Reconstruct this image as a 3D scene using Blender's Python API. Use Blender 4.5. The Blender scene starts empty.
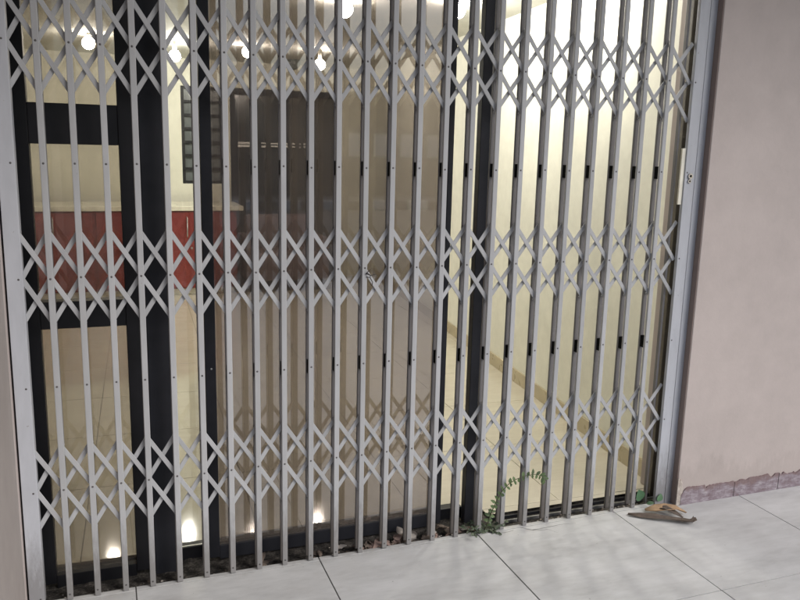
import bpy, bmesh, math, random
from mathutils import Vector, Matrix, Euler
R = math.radians
rnd = random.Random(7)
scene = bpy.context.scene
COL = scene.collection

# ------------------------------------------------------------------ materials
def new_mat(name):
    m = bpy.data.materials.new(name); m.use_nodes = True
    nt = m.node_tree
    for n in list(nt.nodes): nt.nodes.remove(n)
    out = nt.nodes.new('ShaderNodeOutputMaterial')
    return m, nt, out
def N(nt, t, **kw):
    n = nt.nodes.new(t)
    for k, v in kw.items():
        if k in n.inputs: n.inputs[k].default_value = v
        else: setattr(n, k, v)
    return n
def ramp(nt, fac, stops):
    r = nt.nodes.new('ShaderNodeValToRGB')
    e = r.color_ramp.elements
    while len(e) < len(stops): e.new(0.5)
    for el, (p, c) in zip(e, stops):
        el.position = p; el.color = (*c, 1) if len(c) == 3 else c
    nt.links.new(fac, r.inputs[0]); return r.outputs[0]
def mixc(nt, fac, a, b, mode='MIX'):
    m = nt.nodes.new('ShaderNodeMix'); m.data_type = 'RGBA'; m.blend_type = mode
    for idx, v in ((0, fac), (6, a), (7, b)):
        if isinstance(v, (int, float)): m.inputs[idx].default_value = v
        elif isinstance(v, tuple): m.inputs[idx].default_value = (*v, 1)
        else: nt.links.new(v, m.inputs[idx])
    return m.outputs[2]
def mathn(nt, op, a, b=None):
    m = nt.nodes.new('ShaderNodeMath'); m.operation = op
    for i, v in enumerate((a, b)):
        if v is None: continue
        if isinstance(v, (int, float)): m.inputs[i].default_value = v
        else: nt.links.new(v, m.inputs[i])
    return m.outputs[0]
def noise(nt, vec, scale, detail=4, rough=.55):
    n = N(nt, 'ShaderNodeTexNoise'); n.inputs['Scale'].default_value = scale
    n.inputs['Detail'].default_value = detail; n.inputs['Roughness'].default_value = rough
    nt.links.new(vec, n.inputs['Vector']); return n.outputs['Fac']
def mapping(nt, vec, scale=(1, 1, 1), rot=(0, 0, 0)):
    m = nt.nodes.new('ShaderNodeMapping'); m.inputs['Scale'].default_value = scale
    m.inputs['Rotation'].default_value = rot
    nt.links.new(vec, m.inputs['Vector']); return m.outputs[0]
def wpos(nt):
    return nt.nodes.new('ShaderNodeNewGeometry').outputs['Position']
def sep(nt, v):
    s = nt.nodes.new('ShaderNodeSeparateXYZ'); nt.links.new(v, s.inputs[0]); return s.outputs
def bsdf(nt, out, color, rough=.5, metal=0., bump=None, bstr=.2, bdist=.002, spec=.5):
    b = nt.nodes.new('ShaderNodeBsdfPrincipled')
    for k, v in (('Base Color', color), ('Roughness', rough), ('Metallic', metal)):
        if isinstance(v, tuple): b.inputs[k].default_value = (*v, 1)
        elif isinstance(v, (int, float)): b.inputs[k].default_value = v
        else: nt.links.new(v, b.inputs[k])
    b.inputs['Specular IOR Level'].default_value = spec
    if bump is not None:
        bp = nt.nodes.new('ShaderNodeBump'); bp.inputs['Strength'].default_value = bstr
        bp.inputs['Distance'].default_value = bdist
        nt.links.new(bump, bp.inputs['Height']); nt.links.new(bp.outputs[0], b.inputs['Normal'])
    nt.links.new(b.outputs[0], out.inputs[0]); return b
M = {}
def simple(name, c, rough=.5, metal=0., var=.12, scale=14, spec=.5, bstr=.06):
    m, nt, out = new_mat(name); p = wpos(nt)
    n = noise(nt, p, scale, 5)
    lo = tuple(x*(1-var) for x in c); hi = tuple(min(1, x*(1+var)) for x in c)
    col = ramp(nt, n, [(.3, lo), (.7, hi)])
    r = mathn(nt, 'ADD', mathn(nt, 'MULTIPLY', noise(nt, p, scale*3, 3), .2), rough-.1)
    bsdf(nt, out, col, r, metal, noise(nt, p, scale*8, 3), bstr, .001, spec)
    M[name] = m; return m

def gate_paint(name, c):
    m, nt, out = new_mat(name); p = wpos(nt); z = sep(nt, p)[2]
    base = ramp(nt, noise(nt, mapping(nt, p, (9, 9, 2.2)), 3, 6), [(.32, tuple(x*.93 for x in c)), (.68, tuple(x*1.05 for x in c))])
    # grime: rising from the floor, and streaky specks
    g = mathn(nt, 'MULTIPLY', mathn(nt, 'SUBTRACT', .3, z), 3.0)
    g = mathn(nt, 'ADD', g, mathn(nt, 'SUBTRACT', noise(nt, mapping(nt, p, (60, 60, 14)), 1.3, 6, .7), .62))
    gm = nt.nodes.new('ShaderNodeClamp'); nt.links.new(g, gm.inputs[0]); gm.inputs['Max'].default_value = .55
    col = mixc(nt, gm.outputs[0], base, (.10, .085, .07))
    chips = ramp(nt, noise(nt, mapping(nt, p, (1, 1, .6)), 95, 3, .6), [(.71, (0, 0, 0)), (.745, (1, 1, 1))])
    col = mixc(nt, mathn(nt, 'MULTIPLY', chips, .55), col, (.12, .075, .05))
    oi = nt.nodes.new('ShaderNodeObjectInfo')
    hv = nt.nodes.new('ShaderNodeHueSaturation'); nt.links.new(col, hv.inputs['Color'])
    nt.links.new(mathn(nt, 'ADD', mathn(nt, 'MULTIPLY', oi.outputs['Random'], .16), .92), hv.inputs['Value'])
    col = hv.outputs[0]
    rs = ramp(nt, noise(nt, mapping(nt, p, (70, 70, 9)), 1, 5, .7), [(.66, (0, 0, 0)), (.78, (1, 1, 1))])
    col = mixc(nt, mathn(nt, 'MULTIPLY', rs, .35), col, (.17, .12, .09))
    r = mathn(nt, 'ADD', mathn(nt, 'MULTIPLY', noise(nt, p, 40, 3), .22), .36)
    bsdf(nt, out, col, r, 0, noise(nt, p, 160, 4), .12, .0008, .4)
    M[name] = m
gate_paint('gate_paint', (.425, .43, .442))
gate_paint('post_paint', (.48, .495, .535))
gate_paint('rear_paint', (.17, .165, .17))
simple('rivet', (.10, .095, .095), .45, .4)
simple('black_alu', (.014, .014, .017), .45, .0, .25, 9, .3)
simple('dark_alu', (.026, .027, .033), .5, .0, .2, 9, .2)
simple('spacer_black', (.008, .008, .008), .9, spec=.05)
simple('track_alu', (.30, .30, .30), .38, .7, .3, 30)
simple('brass', (.45, .36, .2), .3, .9)
simple('steel', (.5, .5, .5), .3, .9)
simple('counter_top', (.80, .77, .66), .3)
simple('counter_red', (.22, .036, .032), .28, 0, .15, 4)
simple('socket_white', (.8, .78, .7), .35)
simple('paper_white', (.86, .86, .85), .6)
simple('chair_fabric', (.16, .115, .115), .85, 0, .2, 20)
simple('window_pane', (.15, .165, .17), .15, 0, .35, 3)
simple('dark_pane', (.02, .024, .027), .12, 0, .4, 2)
simple('asphalt', (.05, .05, .05), .85, 0, .25, 6)
simple('kerb_white', (.88, .88, .86), .6)
simple('kerb_black', (.03, .03, .03), .6)
simple('opp_wall', (.10, .10, .095), .8, 0, .3, .6)
simple('soffit', (.35, .32, .30), .8)
simple('wire', (.05, .045, .04), .5, .5)

def plaster(name, c, dirt=True, tint_top=False):
    m, nt, out = new_mat(name); p = wpos(nt); z = sep(nt, p)[2]
    n1 = noise(nt, p, 1.7, 5); n2 = noise(nt, p, 13, 6, .65)
    col = ramp(nt, mathn(nt, 'ADD', mathn(nt, 'MULTIPLY', n1, .6), mathn(nt, 'MULTIPLY', n2, .4)),
               [(.34, tuple(x*.90 for x in c)), (.66, tuple(x*1.07 for x in c))])
    if dirt:
        g = mathn(nt, 'ADD', mathn(nt, 'MULTIPLY', mathn(nt, 'SUBTRACT', .22, z), 2.2), mathn(nt, 'SUBTRACT', noise(nt, mapping(nt, p, (5, 5, 1.4)), 3, 6, .7), .56))
        cl = nt.nodes.new('ShaderNodeClamp'); nt.links.new(g, cl.inputs[0]); cl.inputs['Max'].default_value = .13
        col = mixc(nt, cl.outputs[0], col, (.19, .15, .13))
        sc = ramp(nt, noise(nt, mapping(nt, p, (2, 2, 7)), 9, 7, .75), [(.66, (0, 0, 0)), (.74, (1, 1, 1))])
        col = mixc(nt, mathn(nt, 'MULTIPLY', sc, .12), col, (.25, .2, .18))
    h = mathn(nt, 'ADD', noise(nt, p, 90, 4), mathn(nt, 'MULTIPLY', noise(nt, p, 9, 3), 1.5))
    bsdf(nt, out, col, .72, 0, h, .22, .002, .25)
    M[name] = m
plaster('facade_plaster', (.49, .43, .405))
plaster('shade_plaster', (.355, .318, .30))  # darker plaster copy, dimness of the left side put into the colour
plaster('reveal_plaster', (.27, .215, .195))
plaster('cream_wall', (.83, .82, .72), dirt=False)
plaster('ceiling_paint', (.68, .68, .63), dirt=False)

def skirting_mat():
    m, nt, out = new_mat('purple_skirting'); p = wpos(nt)
    n = noise(nt, mapping(nt, p, (1, 1, 2.5)), 22, 6, .7)
    col = ramp(nt, n, [(.3, (.17, .12, .125)), (.48, (.25, .205, .23)), (.6, (.34, .30, .325)), (.74, (.50, .47, .48))])
    z = sep(nt, p)[2]
    up = mathn(nt, 'ADD', mathn(nt, 'MULTIPLY', mathn(nt, 'SUBTRACT', z, .052), 40.), mathn(nt, 'MULTIPLY', mathn(nt, 'SUBTRACT', noise(nt, p, 14, 5, .7), .5), 4.))
    cl = nt.nodes.new('ShaderNodeClamp'); nt.links.new(up, cl.inputs[0]); cl.inputs['Max'].default_value = .8
    col = mixc(nt, cl.outputs[0], col, (.20, .135, .13))
    bsdf(nt, out, col, .7, 0, n, .5, .003, .3); M['purple_skirting'] = m
skirting_mat()
def chip_mat():
    m, nt, out = new_mat('bare_plaster'); p = wpos(nt)
    n = noise(nt, p, 45, 6, .7)
    col = ramp(nt, n, [(.3, (.30, .25, .22)), (.6, (.52, .47, .42)), (.75, (.66, .62, .57))])
    bsdf(nt, out, col, .9, 0, n, .6, .004, .1); M['bare_plaster'] = m
chip_mat()

def tile_mat(name, c1, c2, c3, rough, veil, spec, dirt_y=None):
    m, nt, out = new_mat(name); p = wpos(nt)
    g = nt.nodes.new('ShaderNodeNewGeometry'); isl = g.outputs['Random Per Island']
    cv = nt.nodes.new('ShaderNodeCombineXYZ')
    nt.links.new(mathn(nt, 'MULTIPLY', isl, 37.), cv.inputs[0]); nt.links.new(mathn(nt, 'MULTIPLY', isl, 91.), cv.inputs[1])
    va = nt.nodes.new('ShaderNodeVectorMath'); va.operation = 'ADD'
    nt.links.new(p, va.inputs[0]); nt.links.new(cv.outputs[0], va.inputs[1])
    v = va.outputs[0]
    n1 = noise(nt, mapping(nt, v, (1, 3.2, 1), (0, 0, .25)), 2.6, 7, .62)
    n2 = noise(nt, mapping(nt, v, (1.5, 5, 1), (0, 0, .2)), 7, 5, .6)
    f = mathn(nt, 'ADD', mathn(nt, 'MULTIPLY', n1, .65), mathn(nt, 'MULTIPLY', n2, .35))
    col = ramp(nt, f, [(.34, c1), (.5, c2), (.64, c3)])
    col = mixc(nt, mathn(nt, 'MULTIPLY', isl, veil), col, c1)
    rr = mathn(nt, 'ADD', mathn(nt, 'MULTIPLY', noise(nt, p, 5, 6, .7), .28 if rough > .3 else .07), rough-.1 if rough > .3 else .04)
    if dirt_y is not None:
        y = sep(nt, p)[1]
        d = mathn(nt, 'ADD', mathn(nt, 'MULTIPLY', mathn(nt, 'ADD', y, dirt_y), 6.), mathn(nt, 'SUBTRACT', noise(nt, p, 16, 6, .75), .5))
        cl = nt.nodes.new('ShaderNodeClamp'); nt.links.new(d, cl.inputs[0]); cl.inputs['Max'].default_value = .5
        col = mixc(nt, cl.outputs[0], col, (.16, .145, .13))
        sm = ramp(nt, noise(nt, p, 3.2, 7, .7), [(.5, (0, 0, 0)), (.75, (1, 1, 1))])
        col = mixc(nt, mathn(nt, 'MULTIPLY', sm, .22), col, (.33, .31, .29))
        sp = ramp(nt, noise(nt, p, 75, 2, .5), [(.755, (0, 0, 0)), (.772, (1, 1, 1))])
        col = mixc(nt, mathn(nt, 'MULTIPLY', sp, .7), col, (.07, .06, .05))
    bsdf(nt, out, col, rr, 0, noise(nt, p, 3, 3), .04, .002, spec); M[name] = m
tile_mat('terrace_tile', (.435, .435, .43), (.535, .537, .532), (.605, .607, .605), .42, .25, .4, dirt_y=.02)
tile_mat('shop_tile', (.61, .555, .45), (.65, .60, .49), (.69, .64, .525), .10, .15, .5)
simple('grout', (.10, .095, .09), .9)
simple('jamb_brown', (.13, .115, .09), .5)
simple('shop_grout', (.26, .22, .16), .8)
simple('shop_skirting', (.50, .43, .29), .3, 0, .1, 6)
def dirt_mat():
    m, nt, out = new_mat('track_dirt'); p = wpos(nt)
    n = noise(nt, p, 26, 7, .75); n2 = noise(nt, p, 130, 4, .7)
    f = mathn(nt, 'ADD', mathn(nt, 'MULTIPLY', n, .7), mathn(nt, 'MULTIPLY', n2, .3))
    col = ramp(nt, f, [(.36, (.02, .019, .018)), (.48, (.05, .046, .042)), (.58, (.13, .118, .105)), (.72, (.32, .29, .26))])
    bsdf(nt, out, col, .9, 0, f, .7, .006, .1); M['track_dirt'] = m
dirt_mat()

def glass(name, tint, refl, haze=0., haze_col=(.5, .48, .45), rough=.0, dust=.0):
    m, nt, out = new_mat(name); p = wpos(nt)
    tr = N(nt, 'ShaderNodeBsdfTransparent'); tr.inputs[0].default_value = (*tint, 1)
    gl = N(nt, 'ShaderNodeBsdfGlossy'); gl.inputs['Roughness'].default_value = rough
    gl.inputs['Color'].default_value = (1, 1, 1, 1)
    lw = N(nt, 'ShaderNodeFresnel'); lw.inputs[0].default_value = 1.5
    f = mathn(nt, 'ADD', mathn(nt, 'MULTIPLY', lw.outputs[0], .9), refl)
    mx = N(nt, 'ShaderNodeMixShader'); nt.links.new(f, mx.inputs[0])
    nt.links.new(tr.outputs[0], mx.inputs[1]); nt.links.new(gl.outputs[0], mx.inputs[2])
    last = mx.outputs[0]
    if haze > 0:
        df = N(nt, 'ShaderNodeBsdfDiffuse'); df.inputs[0].default_value = (*haze_col, 1)
        m2 = N(nt, 'ShaderNodeMixShader')
        hz = mathn(nt, 'MULTIPLY', noise(nt, mapping(nt, p, (1.2, 1, .7)), 4, 6, .65), haze*2)
        sp = ramp(nt, noise(nt, p, 120, 2, .5), [(.72, (0, 0, 0)), (.77, (1, 1, 1))])
        hz = mathn(nt, 'ADD', hz, mathn(nt, 'MULTIPLY', sp, dust))
        nt.links.new(hz, m2.inputs[0]); nt.links.new(last, m2.inputs[1]); nt.links.new(df.outputs[0], m2.inputs[2])
        last = m2.outputs[0]
    nt.links.new(last, out.inputs[0]); M[name] = m
glass('tinted_glass', (.64, .60, .575), .13, .14, (.42, .362, .322), .035, .10)
glass('dusty_glass', (.76, .73, .69), .02, .15, (.43, .385, .33), .02, .12)
glass('clear_glass', (.93, .93, .91), .0, .01)

def lamp_mat(name, strength, c=(1, .965, .885)):
    m, nt, out = new_mat(name)
    e = N(nt, 'ShaderNodeEmission'); e.inputs[0].default_value = (*c, 1); e.inputs[1].default_value = strength
    nt.links.new(e.outputs[0], out.inputs[0]); M[name] = m
lamp_mat('lamp_glow', 230)
lamp_mat('lamp_glow_near', 250)
lamp_mat('lamp_glow_side', 320)
simple('lamp_off', (.14, .16, .16), .4)

def leaf_mat(name, c1, c2, rough=.55, trans=True):
    m, nt, out = new_mat(name); p = wpos(nt)
    g = nt.nodes.new('ShaderNodeNewGeometry')
    f = mathn(nt, 'ADD', mathn(nt, 'MULTIPLY', g.outputs['Random Per Island'], .6), mathn(nt, 'MULTIPLY', noise(nt, p, 90, 4), .5))
    bsdf(nt, out, ramp(nt, f, [(.25, c1), (.8, c2)]), rough, 0, noise(nt, p, 220, 3), .3, .001, .3); M[name] = m
leaf_mat('weed_leaf', (.030, .055, .018), (.10, .15, .06))
leaf_mat('weed_dull', (.04, .06, .035), (.11, .135, .09))
leaf_mat('weed_round', (.05, .12, .06), (.12, .22, .12))
leaf_mat('stem_green', (.05, .06, .025), (.09, .10, .05))
leaf_mat('dead_brown', (.06, .045, .038), (.17, .135, .11), .85)
leaf_mat('dead_orange', (.26, .15, .08), (.46, .33, .21), .8)
leaf_mat('dead_pink', (.13, .085, .07), (.30, .215, .185), .9)
leaf_mat('rubble', (.22, .19, .17), (.42, .38, .34), .9)

# ------------------------------------------------------------------ mesh helpers
def box(bm, x0, x1, y0, y1, z0, z1, mi=0, bev=0.):
    vs = [bm.verts.new(c) for c in ((x0,y0,z0),(x1,y0,z0),(x1,y1,z0),(x0,y1,z0),(x0,y0,z1),(x1,y0,z1),(x1,y1,z1),(x0,y1,z1))]
    fs = [bm.faces.new([vs[i] for i in q]) for q in ((3,2,1,0),(4,5,6,7),(0,1,5,4),(1,2,6,5),(2,3,7,6),(3,0,4,7))]
    for f in fs: f.material_index = mi
    if bev > 0:
        es = list({e for f in fs for e in f.edges})
        r = bmesh.ops.bevel(bm, geom=es, offset=bev, segments=2, affect='EDGES', profile=.6)
        for f in r['faces']: f.material_index = mi
    return vs
def obox(bm, a, b, w, y0, y1, mi=0, bev=0.):
    """flat strip in an xz plane from a to b (x,z), of width w, between depths y0 and y1"""
    a = Vector(a); b = Vector(b); d = (b-a).normalized(); n = Vector((-d.y, d.x))*w/2
    q = [a-n, b-n, b+n, a+n]
    lo = [bm.verts.new((p.x, y0, p.y)) for p in q]; hi = [bm.verts.new((p.x, y1, p.y)) for p in q]
    fs = [bm.faces.new(lo), bm.faces.new(hi[::-1])]
    for i in range(4):
        j = (i+1) % 4; fs.append(bm.faces.new((lo[i], hi[i], hi[j], lo[j])))
    for f in fs: f.material_index = mi
    bmesh.ops.recalc_face_normals(bm, faces=fs)
    if bev > 0:
        es = list({e for f in fs for e in f.edges})
        bmesh.ops.bevel(bm, geom=es, offset=bev, segments=1, affect='EDGES')
def disc(bm, x, y, z, r, h, mi=0, n=10):
    """rivet head: short dome facing -y"""
    ring = [bm.verts.new((x+r*math.cos(2*math.pi*i/n), y, z+r*math.sin(2*math.pi*i/n))) for i in range(n)]
    r2 = [bm.verts.new((x+.6*r*math.cos(2*math.pi*i/n), y-h, z+.6*r*math.sin(2*math.pi*i/n))) for i in range(n)]
    fs = [bm.faces.new(r2)]
    for i in range(n):
        j = (i+1) % n; fs.append(bm.faces.new((ring[i], ring[j], r2[j], r2[i])))
    bmesh.ops.recalc_face_normals(bm, faces=fs)
    for f in fs: f.material_index = mi; f.smooth = True
def tube(bm, pts, rad, n=6, mi=0):
    rings = []
    pts = [Vector(p) for p in pts]
    for i, p in enumerate(pts):
        t = (pts[min(i+1, len(pts)-1)]-pts[max(i-1, 0)]).normalized()
        u = t.orthogonal().normalized(); v = t.cross(u)
        r = rad[i] if isinstance(rad, (list, tuple)) else rad
        rings.append([bm.verts.new(p+u*r*math.cos(2*math.pi*k/n)+v*r*math.sin(2*math.pi*k/n)) for k in range(n)])
    for a, b in zip(rings, rings[1:]):
        for k in range(n):
            f = bm.faces.new((a[k], a[(k+1) % n], b[(k+1) % n], b[k])); f.smooth = True; f.material_index = mi
    for f in (bm.faces.new(rings[0][::-1]), bm.faces.new(rings[-1])): f.material_index = mi
def sphere(bm, c, r, sz=1., mi=0, seg=20):
    res = bmesh.ops.create_uvsphere(bm, u_segments=seg, v_segments=seg//2, radius=r)
    for v in res['verts']: v.co = Vector((v.co.x, v.co.y, v.co.z*sz))+Vector(c)
    for f in {f for v in res['verts'] for f in v.link_faces}: f.smooth = True; f.material_index = mi
def leaf(bm, base, direction, length, width, curl=.15, up=(0, 0, 1), mi=0, seg=4, fold=.25):
    base = Vector(base); d = Vector(direction).normalized(); up = Vector(up)
    s = d.cross(up)
    if s.length < 1e-3: s = d.orthogonal()
    s.normalize(); n = s.cross(d).normalized()
    rows = []
    for i in range(seg+1):
        t = i/seg; w = width*.5*math.sin(math.pi*min(1, .06+t*.94))**.8 if 0 < t < 1 else width*.04
        c = base+d*length*t-n*curl*length*t*t
        rows.append((bm.verts.new(c-s*w+n*fold*w), bm.verts.new(c), bm.verts.new(c+s*w+n*fold*w)))
    for a, b in zip(rows, rows[1:]):
        for k in (0, 1):
            f = bm.faces.new((a[k], a[k+1], b[k+1], b[k])); f.smooth = True; f.material_index = mi
def obj(name, bm, mats, parent=None, smooth=False):
    me = bpy.data.meshes.new(name); bm.to_mesh(me); bm.free()
    for mm in (mats if isinstance(mats, (list, tuple)) else [mats]): me.materials.append(M[mm])
    o = bpy.data.objects.new(name, me); COL.objects.link(o)
    if parent is not None: o.parent = parent
    return o
def B(): return bmesh.new()
def thing(name, label, cat, group=None, loc=(0, 0, 0)):
    o = bpy.data.objects.new(name, None); COL.objects.link(o); o.location = loc
    o.empty_display_size = .1
    return tag(o, label, cat, group)
def tag(o, label, cat, group=None):
    o['label'] = label; o['category'] = cat
    if group: o['group'] = group
    return o
def struct(o, label=None):
    o['kind'] = 'structure'
    if label: o['label'] = label
    return o
def setp(o, parent):
    """parent keeping world coordinates (the parent Empty may stand away from the origin)"""
    o.parent = parent; o.matrix_parent_inverse = Matrix.Translation(parent.location).inverted(); return o
def part(name, bm, mats, parent):
    o = obj(name, bm, mats)
    if parent.type == 'EMPTY': setp(o, parent)
    else: o.parent = parent
    return o

# ------------------------------------------------------------------ collapsible gate
GX = [.1*i+.069*((i-12)**2-144)/144 for i in range(26)]
ROWS = (1.838, 1.118, .4046)
RIV = (1.838, 1.477, 1.118, .763, .4046, .022)
TOP = 2.30
HV = .147
gate = thing('trellis_gate', 'closed grey collapsible trellis security gate across the shop entrance', 'gate', loc=(1.25, .02, 0))
FW = .0192
def bx(i): return GX[i]
lean = [rnd.uniform(-.0012, .0012) for _ in range(26)]
for i in range(1, 25):
    x = GX[i]; bm = B(); dy = rnd.uniform(-.0008, .0008)
    z0 = rnd.uniform(-.003, .003)
    vs = box(bm, x-FW/2, x+FW/2, dy, .012+dy, z0, TOP, 0, .0022)
    for z in RIV: disc(bm, x+rnd.uniform(-.0008, .0008), dy, z+rnd.uniform(-.002, .002), .0036, .0016, 1)
    for v in bm.verts: v.co.x += lean[i]*(v.co.z-1.1)
    up = part('upright', bm, ['gate_paint', 'rivet'], gate)
    bm = B(); box(bm, x-FW/2, x+FW/2, .036, .047, z0, TOP, 0, .0022); part('rear_channel', bm, 'rear_paint', up)
    for z in (1.477, .763):
        bm = B(); box(bm, x-.0075, x+.0075, .0125, .0355, z-.028, z+.022); part('spacer', bm, 'spacer_black', up)
def strip(name, a, b, y0, y1):
    bm = B(); d = (Vector(b)-Vector(a)).normalized()*.009
    obox(bm, Vector(a)-d, Vector(b)+d, .0155, y0, y1, 0, .0008)
    part(name, bm, 'gate_paint', gate)
for z in ROWS:
    for i in range(-1, 25):
        # a strip runs from upright i (high) through the pin of i+1 to upright i+2 (low)
        j = rnd.uniform(-.002, .002)
        if i == -1:
            strip('front_strip', (GX[0]+.006, z+j), (GX[1], z-HV), .0135, .0175)
            strip('rear_strip', (GX[0]+.006, z+j), (GX[1], z+HV), .022, .026)
        elif i == 24:
            strip('front_strip', (GX[24], z+HV), (GX[25]-.004, z+j), .0135, .0175)
            strip('rear_strip', (GX[24], z-HV), (GX[25]-.004, z+j), .022, .026)
        else:
            strip('front_strip', (GX[i], z+HV), (GX[i+2], z-HV), .0135, .0175)
            strip('rear_strip', (GX[i], z-HV), (GX[i+2], z+HV), .022, .026)
# lead post with the lock
bm = B(); box(bm, 2.516, 2.566, -.004, .012, 0, TOP, 0, .0015)
for z in RIV[:-1]: disc(bm, 2.526, -.004, z, .0035, .0015, 1)
lead = part('lead_post', bm, ['post_paint', 'rivet'], gate)
bm = B(); box(bm, 2.489, 2.499, .030, .046, 0, TOP, 0, .001); part('rear_channel', bm, 'rear_paint', lead)
bm = B(); box(bm, 2.497, 2.5155, .002, .010, 1.345, 1.575, 0, .001); part('lock_plate', bm, 'counter_top', lead)
bm = B()
tube(bm, [(2.541, -.003, 1.463), (2.541, -.010, 1.463)], .0115, 14); tube(bm, [(2.539, -.003, 1.442), (2.539, -.009, 1.442)], .0085, 12)
tube(bm, [(2.541, -.0095, 1.463), (2.541, -.0112, 1.463)], .005, 10, 1); tube(bm, [(2.539, -.0085, 1.442), (2.539, -.0102, 1.442)], .0035, 10, 1)
part('lock', bm, ['steel', 'spacer_black'], lead)

frame = thing('gate_frame', 'grey painted steel frame fixed around the trellis gate', 'gate frame', loc=(1.25, .02, 0))
bm = B(); box(bm, -.037, .011, -.003, .05, 0, 2.36, 0, .002)
for z in RIV: disc(bm, -.004 if z > 1.6 else -.002, -.003, z, .0035, .0015, 1)
part('jamb', bm, ['post_paint', 'rivet'], frame)
bm = B(); box(bm, 2.569, 2.618, -.003, .06, 0, 2.36, 0, .002); part('jamb', bm, 'post_paint', frame)
bm = B(); box(bm, .013, 2.567, -.004, .056, 2.305, 2.358, 0, .002); part('head_track', bm, 'post_paint', frame)

# ------------------------------------------------------------------ shopfront joinery behind the gate
YF, YB = .125, .185
door = thing('glass_door', 'black framed glass door with three stacked panes, at the left end of the shopfront', 'door', loc=(.18, .15, 0))
bm = B()
box(bm, -.05, .042, YF, YB, .0, 2.36, 0, .002)           # hinge stile
box(bm, .312, .374, YF, YB, .0, 2.36, 0, .002)           # lock stile
box(bm, .042, .312, YF+.003, YB, 1.535, 1.664, 0, .002)  # transom
box(bm, .042, .312, YF+.003, YB, .925, 1.017, 0, .002)   # mid rail
box(bm, .042, .312, YF+.003, .160, -.02, .028, 0, .002)    # bottom rail
box(bm, .042, .312, YF+.003, YB, 2.25, 2.36, 0, .002)    # top rail
part('door_frame', bm, 'black_alu', door)
for (x0, x1, z0, z1) in ((.040, .314, 1.662, 2.252), (.040, .314, 1.015, 1.537)):
    bm = B(); box(bm, x0, x1, .155, .159, z0, z1); part('glass_pane', bm, 'dusty_glass', door)
bm = B(); box(bm, .040, .314, .155, .159, .026, .927); part('glass_pane', bm, 'dusty_glass', door)

shop = thing('shopfront_frame', 'fixed black aluminium posts and head rail of the glazed shopfront', 'shopfront frame', loc=(1.25, .15, 0))
bm = B(); box(bm, .377, .468, YF-.012, YB+.01, -.02, 2.40, 0, .003); part('mullion', bm, 'dark_alu', shop)
bm = B(); box(bm, 1.634, 1.716, YF, .163, -.02, 2.40, 0, .003)
box(bm, 1.7165, 1.7205, YF+.006, .16, -.02, 2.40, 1)
mul = part('mullion', bm, ['dark_alu', 'paper_white'], shop)
bm = B()
tube(bm, [(1.702, YF, 1.075), (1.702, YF-.01, 1.075)], .009, 12); tube(bm, [(1.702, YF, .985), (1.702, YF-.008, .985)], .006, 12)
part('lock', bm, 'steel', mul)
bm = B(); box(bm, -.05, 2.66, YF-.012, YB+.02, 2.402, 2.50, 0, .003); part('head_rail', bm, 'dark_alu', shop)
bm = B(); box(bm, .471, 1.652, .19, .235, -.02, .030, 0, .002); part('bottom_rail', bm, 'black_alu', shop)
bm = B(); box(bm, .471, .60, .20, .204, .0305, 2.40); part('glass_pane', bm, 'clear_glass', shop)

bm = B(); box(bm, 2.596, 2.6255, .085, .165, -.02, 2.40, 0, .002); part('end_jamb', bm, 'black_alu', shop)
bm = B(); box(bm, 2.575, 2.5955, .105, .135, -.02, 2.40, 0, .002); part('end_jamb', bm, 'jamb_brown', shop)
sd = thing('sliding_door', 'large sliding glass door with tinted pane and thin black frame, in the middle of the shopfront', 'door', loc=(1.06, .15, 0))
for x0, x1 in ((.575, .613), (1.506, 1.527)):
    bm = B(); box(bm, x0, x1, .135, .165, .0, 2.40, 0, .002)
    if x0 < 1: disc(bm, .596, .135, .745, .004, .002, 1)
    part('stile', bm, ['dark_alu', 'steel'], sd)
for z0, z1, y0 in ((-.01, .044, .138), (2.34, 2.399, .138)):
    bm = B(); box(bm, .6135, 1.5055, y0, .162, z0, z1, 0, .002); part('rail', bm, 'dark_alu', sd)
bm = B(); box(bm, .6125, 1.5065, .148, .152, .042, 2.342); part('glass_pane', bm, 'tinted_glass', sd)

# ------------------------------------------------------------------ floor track and dirt recess
bm = B()
nx, ny = 130, 8
vv = [[bm.verts.new((-.06+2.72*i/nx, .008+.30*j/ny, -.022+.008*rnd.random()+.010*(j/ny < .15)*rnd.random())) for j in range(ny+1)] for i in range(nx+1)]
for i in range(nx):
    for j in range(ny):
        f = bm.faces.new((vv[i][j], vv[i+1][j], vv[i+1][j+1], vv[i][j+1])); f.smooth = True
struct(obj('track_recess', bm, 'track_dirt'), 'dirty dark recess along the foot of the gate')
trk = thing('door_track', 'grey aluminium sliding door track along the shop threshold', 'track', loc=(1.25, .09, 0))
bm = B(); box(bm, 1.757, 2.60, .072, .079, -.016, -.002, 0, .001); part('rail', bm, 'track_alu', trk)
bm = B(); box(bm, 1.757, 2.60, .112, .118, -.016, -.003, 0, .001); part('rail', bm, 'black_alu', trk)
bm = B(); box(bm, 1.757, 2.60, .019, .024, -.016, -.004, 0, .001); part('guide_lip', bm, 'rear_paint', trk)

# ------------------------------------------------------------------ facade
fac = thing('shop_facade', 'pinkish beige rendered shop wall around the gated entrance, purple skirting at its foot', 'wall', loc=(2.7, 0, 0))
bm = B()
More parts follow.
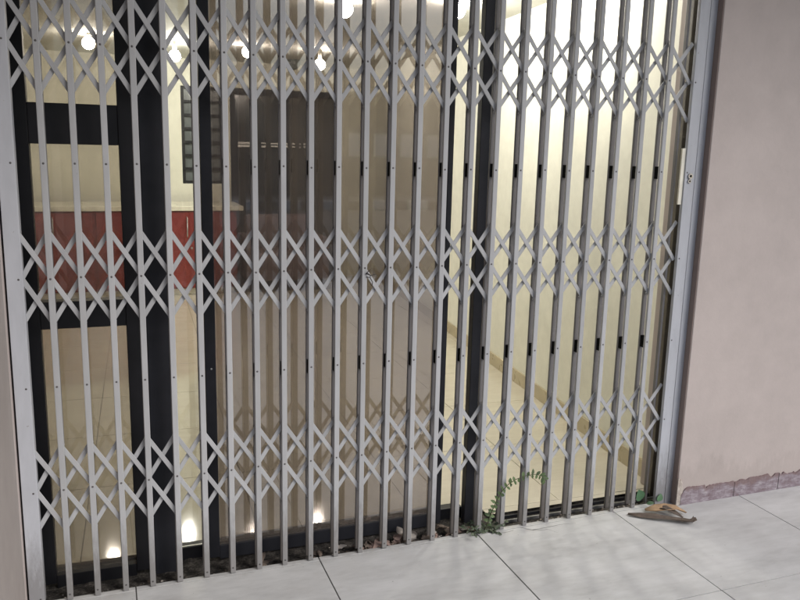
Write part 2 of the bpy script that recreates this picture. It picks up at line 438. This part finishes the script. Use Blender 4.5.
# right pier with a chipped front corner at its foot
box(bm, 2.606, 8.5, -.037, .22, 0, 3.3, 0, .004)
part('wall_pier', bm, 'facade_plaster', fac)
bm = B(); box(bm, -.6, -.043, -.037, .22, 0, 3.3, 0, .004); part('wall_pier', bm, 'facade_plaster', fac)
ret = obj('return_wall', (lambda b: (box(b, -.6, -.0435, -3.6, -.0375, 0, 2.949, 0, .004), b)[1])(B()), 'shade_plaster')  # run far out of view to block light from the left end
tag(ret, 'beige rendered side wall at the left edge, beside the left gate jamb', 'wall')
bm = B(); box(bm, -.043, 2.606, -.0365, .22, 2.51, 3.3); part('lintel', bm, 'facade_plaster', fac)
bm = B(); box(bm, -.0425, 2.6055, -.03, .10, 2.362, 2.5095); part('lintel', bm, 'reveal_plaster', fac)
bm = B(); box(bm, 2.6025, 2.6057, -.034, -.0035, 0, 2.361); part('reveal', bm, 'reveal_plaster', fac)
bm = B()
# purple skirting band: tiles with an uneven broken upper edge
x = 2.626; h = .08
while x < 8.4:
    L = .30 if x < 2.7 else .262
    n = 60; prev = None; chip = 0.; chips = [(rnd.uniform(0, 1), rnd.uniform(.02, .09), rnd.uniform(.004, .016)) for q in range(4)]
    for k in range(n+1):
        xx = x+L*k/n
        h = min(.086, max(.074, h+rnd.uniform(-.0014, .0014)))
        hh = h-max([c[2]*max(0, 1-abs(k/n-c[0])/c[1])**.6 for c in chips])-.0012*rnd.random()
        if xx < 2.65: hh = min(hh, .045+.03*(xx-2.626)/.024+.006*rnd.random())
        cur = (bm.verts.new((xx, -.0415, 0)), bm.verts.new((xx, -.0415-.001*rnd.random(), hh)), bm.verts.new((xx, -.032, hh+.003)))
        if prev:
            bm.faces.new((prev[0], cur[0], cur[1], prev[1])); bm.faces.new((prev[1], cur[1], cur[2], prev[2]))
        prev = cur
    x += L+.0035
part('skirting', bm, 'purple_skirting', fac)
# chipped corner plaster
bm = B()
ring = []
for k in range(15):
    t = k/14; z = .001+.13*t
    w = .028*(1-t**2.2)+rnd.uniform(0, .009)
    ring.append((bm.verts.new((2.6045, -.0398, z)), bm.verts.new((2.608+w, -.0395-.0015*rnd.random(), z)), bm.verts.new((2.6045, -.012-.012*rnd.random(), z)), bm.verts.new((2.612+w, -.0365, z))))
for a, b in zip(ring, ring[1:]):
    bm.faces.new((a[0], a[1], b[1], b[0])); bm.faces.new((a[2], a[0], b[0], b[2])); bm.faces.new((a[1], a[3], b[3], b[1]))
part('chipped_corner', bm, 'bare_plaster', fac)

# ------------------------------------------------------------------ exterior floor
def tiles(name, xs, ys, gap, z, mat, groutmat, rot=0., origin=(0, 0), clip=None, thick=.012, jitter=.0006):
    bm = B(); c, s = math.cos(rot), math.sin(rot)
    T = lambda x, y: (origin[0]+x*c-y*s, origin[1]+x*s+y*c)
    allv = []
    for x0, x1 in zip(xs, xs[1:]):
        for y0, y1 in zip(ys, ys[1:]):
            dz = rnd.uniform(-jitter, jitter)
            vs = box(bm, x0+gap/2, x1-gap/2, y0+gap/2, y1-gap/2, z-thick+dz, z+dz, 0, .0012)
    for v in bm.verts:
        x, y = T(v.co.x, v.co.y); v.co.x, v.co.y = x, y
    vs = [bm.verts.new((*T(x, y), z-.0035)) for x, y in ((xs[0], ys[0]), (xs[-1], ys[0]), (xs[-1], ys[-1]), (xs[0], ys[-1]))]
    f = bm.faces.new(vs); f.material_index = 1
    return obj(name, bm, [mat, groutmat])
P = .665
xs = [.303+P*k for k in range(-11, 13)]
ys = [.0065-P*k for k in range(9, 0, -1)]+[-.006, .0215]
struct(tiles('terrace_floor', xs, ys, .0042, 0, 'terrace_tile', 'grout'), 'pale grey tiled pavement in front of the gate')
# small dark bits and a crack of dirt on the tiles come from the material; the street beyond the terrace follows
def sheet(name, x0, x1, y0, y1, z, mat):
    bm = B(); bm.faces.new([bm.verts.new(c) for c in ((x0, y0, z), (x1, y0, z), (x1, y1, z), (x0, y1, z))])
    return struct(obj(name, bm, mat))
sheet('ground', -400, 400, -400, 400, -.20, 'asphalt')
sheet('road', -60, 70, -17.9, -6.2, -.194, 'asphalt')
bm = B()
for k in range(60):
    x = -14+k*.62
    box(bm, x, x+.60, -18.1, -17.9, -.19, .06, k % 2, .01)
struct(obj('kerb', bm, ['kerb_white', 'kerb_black']), 'painted kerb across the street')
bm = B(); box(bm, -40, 60, -21.5, -18.105, -.19, -.06); struct(obj('pavement', bm, 'opp_wall'))
opp = thing('low_building', 'dark low building across the street, seen only as a dim reflection', 'building', loc=(5, -26, 0))
bm = B(); box(bm, -8, 13, -30, -24, -.19, 3.2); box(bm, -8.2, 13.2, -30.2, -23.8, 3.2, 3.4); part('wall', bm, 'opp_wall', opp)
for k in range(5):
    bm = B(); x = 8.2+k*1.05; box(bm, x, x+.62, -23.99, -23.95, 1.2, 2.0); part('window', bm, 'paper_white', opp)

# unseen canopy slab added to shade the wall top, deeper to dim the left
bm = B(); box(bm, .8, 8.5, -1.25, -.039, 2.95, 3.2); box(bm, -.6, .799, -3.6, -.039, 2.95, 3.2)
tag(obj('shading_canopy', bm, 'soffit'), 'unseen canopy slab added over the shop entrance to shade its upper part', 'canopy')

# ------------------------------------------------------------------ shop interior
rot = R(2.2)
xs = [.115+.672*k for k in range(-5, 7)]
ys = [.0+.672*k for k in range(0, 12)]
o = tiles('shop_floor', xs, ys, .0032, -.001, 'shop_tile', 'shop_grout', rot=-rot, origin=(0, .262), jitter=.0001)
struct(o, 'glossy cream tiled floor inside the shop')
bm = B(); bm.faces.new([bm.verts.new(c) for c in ((1.756, .145, -.0035), (2.72, .145, -.0035), (2.72, .25, -.0035), (1.756, .25, -.0035))])
struct(obj('threshold', bm, 'shop_tile'))
YBK = 6.35
# right wall (slightly skewed), inside skirting
A0 = Vector((2.655, .19)); A1 = Vector((3.31, YBK))
def wall_quad(a, b, z0, z1, th):
    bm = B(); d = (b-a).normalized(); n = Vector((d.y, -d.x))
    q = [a, b, b+n*th, a+n*th]
    lo = [bm.verts.new((*p, z0)) for p in q]; hi = [bm.verts.new((*p, z1)) for p in q]
    fs = [bm.faces.new(lo), bm.faces.new(hi)]+[bm.faces.new((lo[i], lo[(i+1) % 4], hi[(i+1) % 4], hi[i])) for i in range(4)]
    bmesh.ops.recalc_face_normals(bm, faces=fs); return bm
rw = thing('side_wall', 'bright cream side wall on the right inside the shop, behind the open doorway', 'wall', loc=(2.8, 1, 0))
part('wall', wall_quad(A0, A1, 0, 2.6, .15), 'cream_wall', rw)
d = (A1-A0).normalized(); n = Vector((d.y, -d.x))
part('skirting', wall_quad(A0-n*.012+d*.0, A1-n*.012, 0, .088, .0115), 'shop_skirting', rw)
bm = B(); a = A0+d*2.33-n*.009
bq = wall_quad(a, a+d*.085, .30, .385, .0085); 
ws = obj('wall_socket', bq, 'socket_white'); tag(ws, 'small white wall socket low on the cream side wall', 'socket')
bw = thing('back_wall', 'cream back wall of the shop behind the red counter', 'wall', loc=(1, YBK, 0))
bm = B(); box(bm, -3.2, 1.075, YBK, YBK+.2, 0, 2.6); part('wall', bm, 'cream_wall', bw)
bm = B(); box(bm, 1.075, 1.53, YBK+.001, YBK+.2, 0, 1.10); box(bm, 1.075, 3.5, YBK+.001, YBK+.2, 2.15, 2.6)
box(bm, 1.53, 1.60, YBK+.001, YBK+.2, 0, 2.15); box(bm, 2.86, 3.5, YBK+.001, YBK+.2, 0, 2.15); part('wall', bm, 'cream_wall', bw)
lw_ = obj('left_wall', (lambda b: (box(b, -3.2, -3.0, .23, YBK-.001, 0, 2.6), b)[1])(B()), 'cream_wall'); tag(lw_, 'cream wall on the far left inside the shop', 'wall')
bm = B(); box(bm, -3.2, 3.6, .24, YBK+.2, 2.43, 2.6); struct(obj('ceiling', bm, 'ceiling_paint'), 'cream shop ceiling')

win = thing('louvre_window', 'dark framed louvre window in the cream back wall, right of the counter', 'window', loc=(1.3, YBK, 1.1))
bm = B()
for x0, x1, z0, z1 in ((1.077, 1.11, 1.102, 2.148), (1.495, 1.528, 1.102, 2.148)): box(bm, x0, x1, YBK+.02, YBK+.06, z0, z1)
for k in range(8):
    z = 1.105+k*.1445; box(bm, 1.1105, 1.4945, YBK+.022, YBK+.055, z, z+.028)
part('frame', bm, 'black_alu', win)
bm = B(); box(bm, 1.1, 1.5, YBK+.065, YBK+.07, 1.103, 2.147); part('pane', bm, 'window_pane', win)

bd = thing('back_door', 'dark glazed double door in the back wall, seen dimly through the tinted pane', 'door', loc=(2.2, YBK, 0))
simple('brown_pane', (.075, .07, .06), .3, 0, .35, 2)
bm = B(); box(bm, 1.605, 2.229, YBK+.05, YBK+.06, .06, 2.145); part('pane', bm, 'dark_pane', bd)
bm = B(); box(bm, 2.231, 2.855, YBK+.05, YBK+.06, .06, 2.145); part('pane', bm, 'brown_pane', bd)
bm = B()
for x0, x1 in ((1.602, 1.66), (2.20, 2.26), (2.81, 2.858)): box(bm, x0, x1, YBK+.01, YBK+.075, 0, 2.148, 0, .003)
for x0, x1 in ((1.661, 2.199), (2.261, 2.799)):
    box(bm, x0, x1, YBK+.012, YBK+.07, 0, .14); box(bm, x0, x1, YBK+.012, YBK+.07, 2.08, 2.147)
part('frame', bm, 'black_alu', bd)
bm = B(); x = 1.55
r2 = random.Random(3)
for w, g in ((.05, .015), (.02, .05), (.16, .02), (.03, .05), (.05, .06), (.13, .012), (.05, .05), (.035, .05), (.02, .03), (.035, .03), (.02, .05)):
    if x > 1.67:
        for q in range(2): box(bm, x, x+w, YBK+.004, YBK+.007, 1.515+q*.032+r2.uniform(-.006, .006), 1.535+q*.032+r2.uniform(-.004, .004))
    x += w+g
sg = part('reflection_marks', bm, 'paper_white', bd)  # pale blocks stand in for a street reflection in the front glass

ac = thing('armchair', 'low pinkish grey armchair beside the counter, blurred behind the tinted glass', 'armchair', loc=(2.0, 5.75, 0))
bm = B(); box(bm, 1.72, 2.42, 5.5, 6.1, .12, .42, 0, .05); part('seat', bm, 'chair_fabric', ac)
bm = B(); box(bm, 1.70, 2.44, 6.0, 6.2, .3, .78, 0, .06); part('backrest', bm, 'chair_fabric', ac)
for x0, x1 in ((1.62, 1.74), (2.40, 2.52)):
    bm = B(); box(bm, x0, x1, 5.5, 6.15, .12, .58, 0, .04); part('armrest', bm, 'chair_fabric', ac)
for x in (1.68, 2.46):
    for y in (5.56, 6.08):
        bm = B(); tube(bm, [(x, y, 0), (x, y, .13)], .02, 8); part('leg', bm, 'black_alu', ac)

YC = 5.55
ct = thing('reception_counter', 'long red counter with cream top, seen behind the left panes', 'counter', loc=(.2, 5.8, 0))
bm = B(); box(bm, -2.2, 1.53, YC, YC+.6, .07, .868, 0, .003); part('body', bm, 'counter_red', ct)
bm = B(); box(bm, -2.2, 1.50, YC+.05, YC+.55, .0, .069); part('plinth', bm, 'counter_top', ct)
bm = B(); box(bm, -2.23, 1.60, YC-.03, YC+.64, .8685, .915, 0, .006); part('countertop', bm, 'counter_top', ct)
for k, x in enumerate((-.2, .55, 1.15)):
    bm = B(); box(bm, x-.38, x+.335 if k < 2 else x+.36, YC-.016, YC-.0005, .085, .855, 0, .003); dr = part('door_panel', bm, 'counter_red', ct)
    for hx in ((x-.02,) if k < 2 else (x-.12, x-.02)):
        bm = B(); tube(bm, [(hx, YC-.017, .60), (hx, YC-.04, .61), (hx, YC-.04, .80), (hx, YC-.017, .81)], .006, 8); part('handle', bm, 'steel', dr)
    bm = B(); tube(bm, [(x-.08, YC-.016, .49), (x-.08, YC-.026, .49)], .012, 10); part('lock', bm, 'steel', dr)

# ceiling lamps: globes on short necks
lamps = [((.19, 4.70, 2.347), 1, 'lit ceiling globe lamp, leftmost of the four in the far row'), ((.90, 4.85, 2.30), 1, 'lit ceiling globe lamp seen in the narrow gap left of the tinted door'),
         ((1.53, 4.74, 2.363), 1, 'lit ceiling globe lamp behind the left part of the tinted pane'), ((2.20, 4.74, 2.29), 1, 'lit ceiling globe lamp right of the unlit one'),
         ((2.19, 5.80, 2.40), 0, 'unlit dark globe lamp on the shop ceiling'),
         ((1.69, 2.20, 2.375), 2, 'lit ceiling globe lamp at the top edge above the tinted pane'), ((2.31, 1.90, 2.375), 2, 'lit ceiling globe lamp above the narrow gap right of the tinted door'),
         ((2.50, 1.05, 2.385), 3, 'lit ceiling globe lamp nearest the cream side wall, lighting it from above the picture')]
for (x, y, z), kind, lab in lamps:
    lp = thing('ceiling_lamp', lab, 'lamp', 'globe lamps on the shop ceiling', loc=(x, y, 2.43))
    bm = B(); sphere(bm, (x, y, z), .052 if kind else .075); part('globe', bm, ('lamp_off', 'lamp_glow', 'lamp_glow_near', 'lamp_glow_side')[kind], lp)
    bm = B(); tube(bm, [(x, y, z+.05), (x, y, 2.4305)], .018, 10); part('neck', bm, 'socket_white', lp)

# ------------------------------------------------------------------ weeds and litter
def gp(px, py, y):  # only used to note positions below; kept as plain numbers
    return None
weed = thing('weed', 'arching green weed with small paired leaflets growing through the gate foot', 'weed', loc=(1.68, .0, 0))
arc = [(1.67, .015, -.015), (1.672, -.005, .03), (1.678, -.018, .075), (1.690, -.024, .115), (1.704, -.026, .150), (1.725, -.026, .185), (1.755, -.024, .212), (1.792, -.022, .228), (1.835, -.02, .236), (1.880, -.018, .236), (1.915, -.016, .222), (1.935, -.014, .200)]
bm = B(); tube(bm, arc, [.0022]*6+[.0016]*4+[.001]*2, 6); part('stem', bm, 'stem_green', weed)
bm = B()
for i in range(2, len(arc)):
    a = Vector(arc[i-1]); b = Vector(arc[i]); t = (b-a).normalized()
    for f in (.15, .65):
        p = a.lerp(b, f)
        for s in (-1, 1):
            side = Vector((-t.z, 0, t.x))*s
            dr = (side*.9+t*.45+Vector((0, rnd.uniform(-.5, .3), -.25))).normalized()
            if rnd.random() < .9: leaf(bm, p, dr, rnd.uniform(.017, .028), rnd.uniform(.010, .0155), rnd.uniform(.1, .5), up=(rnd.uniform(-.3, .3), -1, .4))
part('leaves', bm, 'weed_leaf', weed)
bush = thing('weed', 'low dull green weed clump lying over the tile edge below the arching weed', 'weed', loc=(1.68, .0, 0))
bms = B(); bml = B()
for k in range(17):
    a0 = rnd.uniform(0, 2*math.pi); L = rnd.uniform(.04, .125)
    base = Vector((1.66+rnd.uniform(-.03, .05), rnd.uniform(-.012, .03), -.012))
    dirv = Vector((math.cos(a0)*.9, math.sin(a0)*.55-.15, rnd.uniform(.25, 1.0))).normalized()
    pts = [base+dirv*L*t+Vector((0, 0, -.05*L*8*t*t*.5)) for t in (0, .33, .66, 1)]
    for p in pts: p.z = max(p.z, .003 if p.y < .015 else -.012)
    tube(bms, pts, .0011, 5)
    for t in range(1, 4):
        for q in range(3):
            p = pts[t].lerp(pts[t-1], rnd.random())
            dv = Vector((rnd.uniform(-1, 1), rnd.uniform(-1, .4), rnd.uniform(-.3, .6)))
            if p.y < .02 and p.z < .02: dv.z = abs(dv.z)*.3
            leaf(bml, p, dv, rnd.uniform(.012, .022), rnd.uniform(.007, .0115), rnd.uniform(.0, .4), up=(rnd.uniform(-.5, .5), -.7, 1))
part('stem', bms, 'stem_green', bush); part('leaves', bml, 'weed_dull', bush)
rw2 = thing('weed', 'small weed with one round green leaf at the foot of the right gate post', 'weed', loc=(2.46, .05, 0))
bm = B(); tube(bm, [(2.475, .055, -.015), (2.466, .045, .02), (2.447, .03, .05)], .0016, 6); tube(bm, [(2.475, .055, -.015), (2.50, .03, .012), (2.53, .0, .03), (2.545, -.012, .04)], .0014, 6)
part('stem', bm, 'stem_green', rw2)
bm = B()
leaf(bm, (2.462, .03, .015), (-.35, -.25, 1), .062, .052, .1, up=(0, -1, .2), seg=6)
leaf(bm, (2.53, -.008, .018), (.3, -.12, 1), .038, .032, .1, up=(0, -1, .2), seg=6)
leaf(bm, (2.49, .02, .0), (.6, -.6, .35), .034, .024, .1, up=(0, -.5, 1), seg=5)
leaf(bm, (2.50, -.03, .004), (.9, -.5, .2), .04, .026, .1, up=(0, -.3, 1), seg=5)
part('leaves', bm, 'weed_round', rw2)

def curled(name, pts, w, mat, label, cat='dead leaf', group=None, tw=0.3, fold=.45):
    bm = B(); pts = [Vector(p) for p in pts]; rows = []
    n = len(pts)
    for i, p in enumerate(pts):
        t = (pts[min(i+1, n-1)]-pts[max(i-1, 0)]).normalized()
        s = t.cross(Vector((0, 0, 1))).normalized()
        s = Matrix.Rotation(tw*math.sin(i*1.1), 3, t) @ s
        ww = w*math.sin(math.pi*(.12+.8*i/(n-1)))**.7*.5*rnd.uniform(.8, 1.15)
        up = s.cross(t)
        rows.append((bm.verts.new(p-s*ww+up*ww*fold), bm.verts.new(p-s*ww*.5+up*ww*fold*.2), bm.verts.new(p), bm.verts.new(p+s*ww*.5+up*ww*fold*.2), bm.verts.new(p+s*ww+up*ww*fold)))
    for a, b in zip(rows, rows[1:]):
        for k in range(4):
            f = bm.faces.new((a[k], a[k+1], b[k+1], b[k])); f.smooth = True
    for v in bm.verts: v.co += Vector([rnd.uniform(-.003, .003), rnd.uniform(-.003, .003), 0]); v.co.z = max(.0015, v.co.z+rnd.uniform(-.003, .002))
    o = obj(name, bm, mat); tag(o, label, cat, group)
    md = o.modifiers.new('thick', 'SOLIDIFY'); md.thickness = .0012
    return o
curled('dead_leaf', [(2.335, -.055, .006), (2.38, -.085, .007), (2.43, -.12, .008), (2.48, -.155, .009), (2.525, -.19, .010), (2.55, -.205, .010), (2.568, -.197, .013), (2.582, -.186, .018)], .036, 'dead_brown', 'long curled brown dead leaf lying on the tile before the right gate post')
curled('dead_leaf', [(2.43, -.05, .010), (2.47, -.065, .016), (2.51, -.085, .024), (2.55, -.105, .024), (2.585, -.125, .012)], .05, 'dead_orange', 'orange tan dead leaf resting beside the long brown leaf')
curled('dead_leaf', [(2.48, -.04, .014), (2.505, -.085, .026), (2.525, -.13, .022), (2.54, -.16, .012)], .024, 'dead_brown', 'short dark brown leaf lying across the orange leaf')
# crumpled leaves and plaster crumbs swept into the foot of the gate
def crumple(x, y, r, mat, label, cat, group):
    bm = B()
    if cat == 'dead leaf':
        for q in range(3):
            a = rnd.uniform(0, 2*math.pi)
            leaf(bm, (x-.4*r*math.cos(a), y-.3*r*math.sin(a), -.010+.4*r*q*rnd.random()), (math.cos(a), math.sin(a)*.7, rnd.uniform(.1, .7)), r*rnd.uniform(1.5, 2.2), r*rnd.uniform(.9, 1.4), rnd.uniform(.3, 1.0), up=(rnd.uniform(-.6, .6), rnd.uniform(-.6, .2), 1), seg=6, fold=rnd.uniform(-.6, .8))
        for v in bm.verts:
            v.co += Vector([rnd.uniform(-.0025, .0025) for _ in range(3)]); v.co.z = max(v.co.z, -.013)
    else:
        bmesh.ops.create_icosphere(bm, subdivisions=1, radius=r)
        for v in bm.verts:
            v.co *= rnd.uniform(.55, 1.3); v.co.z *= .65; v.co.x *= rnd.uniform(1, 1.4)
            v.co += Vector((x, y, r*.5-.014))
    tag(obj('crumpled_leaf' if cat == 'dead leaf' else 'plaster_crumb', bm, mat), label, cat, group)
spots = [(1.15, .05), (1.195, .075), (1.235, .05), (1.262, .07), (1.305, .045), (1.35, .06), (1.385, .08), (1.44, .06), (1.50, .09), (1.56, .055), (.98, .06), (1.07, .08), (1.17, .035), (1.215, .04), (1.28, .04), (1.33, .085), (1.41, .04), (1.47, .045), (1.53, .06), (1.59, .07), (.75, .06), (1.62, .05)]
for k, (x, y) in enumerate(spots):
    crumple(x, y, rnd.uniform(.018, .027), ('dead_pink', 'dead_brown', 'rubble')[(0, 1, 0, 0, 0, 1, 2, 2, 1, 0, 1, 2, 1, 0, 1, 2, 1, 0, 1, 2, 1, 0)[k]], 'crumpled dry leaf caught in the dirt at the foot of the gate', 'dead leaf', 'dry leaves along the foot of the gate')
for k in range(90):
    x = rnd.choice((rnd.uniform(.05, 1.7), rnd.uniform(.9, 1.65), rnd.uniform(1.8, 2.5))); y = rnd.uniform(.026, .065)
    crumple(x, y, rnd.uniform(.002, .0065), rnd.choice(('rubble', 'rubble', 'dead_brown')), 'tiny plaster crumb in the dirt at the foot of the gate', 'crumb', 'crumbs along the foot of the gate')
# hairline cracks in the tile beside the weed
bm = B()
def crack(pts, w=.0016):
    P_ = []
    for a, b in zip(pts, pts[1:]):
        for t in (0, .25, .5, .75): P_.append((a[0]+(b[0]-a[0])*t+rnd.uniform(-.003, .003), a[1]+(b[1]-a[1])*t+rnd.uniform(-.003, .003)))
    prev = None
    for k, (x, y) in enumerate(P_):
        ww = w*(1-k/len(P_)*.7)*rnd.uniform(.6, 1.2)
        cur = (bm.verts.new((x, y-ww, .0016)), bm.verts.new((x, y+ww, .0016)))
        if prev: bm.faces.new((prev[0], cur[0], cur[1], prev[1]))
        prev = cur
crack([(1.83, -.008), (1.87, -.045), (1.93, -.06), (1.97, -.11)]); crack([(1.87, -.045), (2.0, -.036), (2.10, -.05)], .0012); crack([(1.70, -.02), (1.76, -.03), (1.80, -.022)], .0018)
struct(obj('tile_crack', bm, 'grout'))
# wire tie on a rivet
bm = B()
pts = [(1.142+.008*math.cos(t*1.9), -.006-.004*math.sin(t*2.3), 1.112-.006*t+.004*math.sin(t*3)) for t in [k*.5 for k in range(10)]]
tube(bm, pts, .0016, 6); tube(bm, [(1.135, -.004, 1.10), (1.152, -.012, 1.093), (1.168, -.010, 1.098)], .0016, 6); tube(bm, [(1.15, -.006, 1.085), (1.158, -.012, 1.068), (1.155, -.012, 1.055)], .0015, 6)
tag(obj('wire_tie', bm, 'wire'), 'twisted dark wire tied round an upright beside a rivet of the middle trellis row', 'wire')

# ------------------------------------------------------------------ camera, light
cam = bpy.data.cameras.new('camera'); co = bpy.data.objects.new('camera', cam); COL.objects.link(co)
cam.sensor_fit = 'HORIZONTAL'; cam.sensor_width = 36; cam.lens = 784.84/800*36
cam.clip_start = .05; cam.clip_end = 1500
co.location = (.2616, -2.6731, 1.5518)
co.rotation_mode = 'XYZ'; co.rotation_euler = (1.3785, -.0241, -.3561)
scene.camera = co

w = bpy.data.worlds.new('World'); scene.world = w; w.use_nodes = True
nt = w.node_tree
bg = next(n for n in nt.nodes if n.type == 'BACKGROUND')
sky = nt.nodes.new('ShaderNodeTexSky'); sky.sky_type = 'NISHITA'; sky.sun_disc = False
EL, AZ = 38, 140
sky.sun_elevation = R(EL); sky.sun_rotation = R(AZ)
sky.air_density = 1.0; sky.dust_density = 2.0
nt.links.new(sky.outputs[0], bg.inputs[0]); bg.inputs[1].default_value = .125
sl = bpy.data.lights.new('sun', 'SUN'); so = bpy.data.objects.new('sun', sl); COL.objects.link(so)
sl.energy = 2.0; sl.angle = R(40); sl.color = (1, .985, .975)
az = R(AZ); d = Vector((math.sin(az)*math.cos(R(EL)), math.cos(az)*math.cos(R(EL)), math.sin(R(EL))))
so.rotation_euler = d.to_track_quat('Z', 'Y').to_euler(); so.location = d*30

scene.view_settings.view_transform = 'Standard'; scene.view_settings.look = 'None'
scene.view_settings.exposure = 0; scene.view_settings.gamma = 1
scene.render.engine = 'CYCLES'
c = scene.cycles
c.use_denoising = True; c.max_bounces = 10; c.transparent_max_bounces = 24; c.glossy_bounces = 5; c.diffuse_bounces = 4
c.sample_clamp_indirect = 4; c.caustics_reflective = False; c.caustics_refractive = False
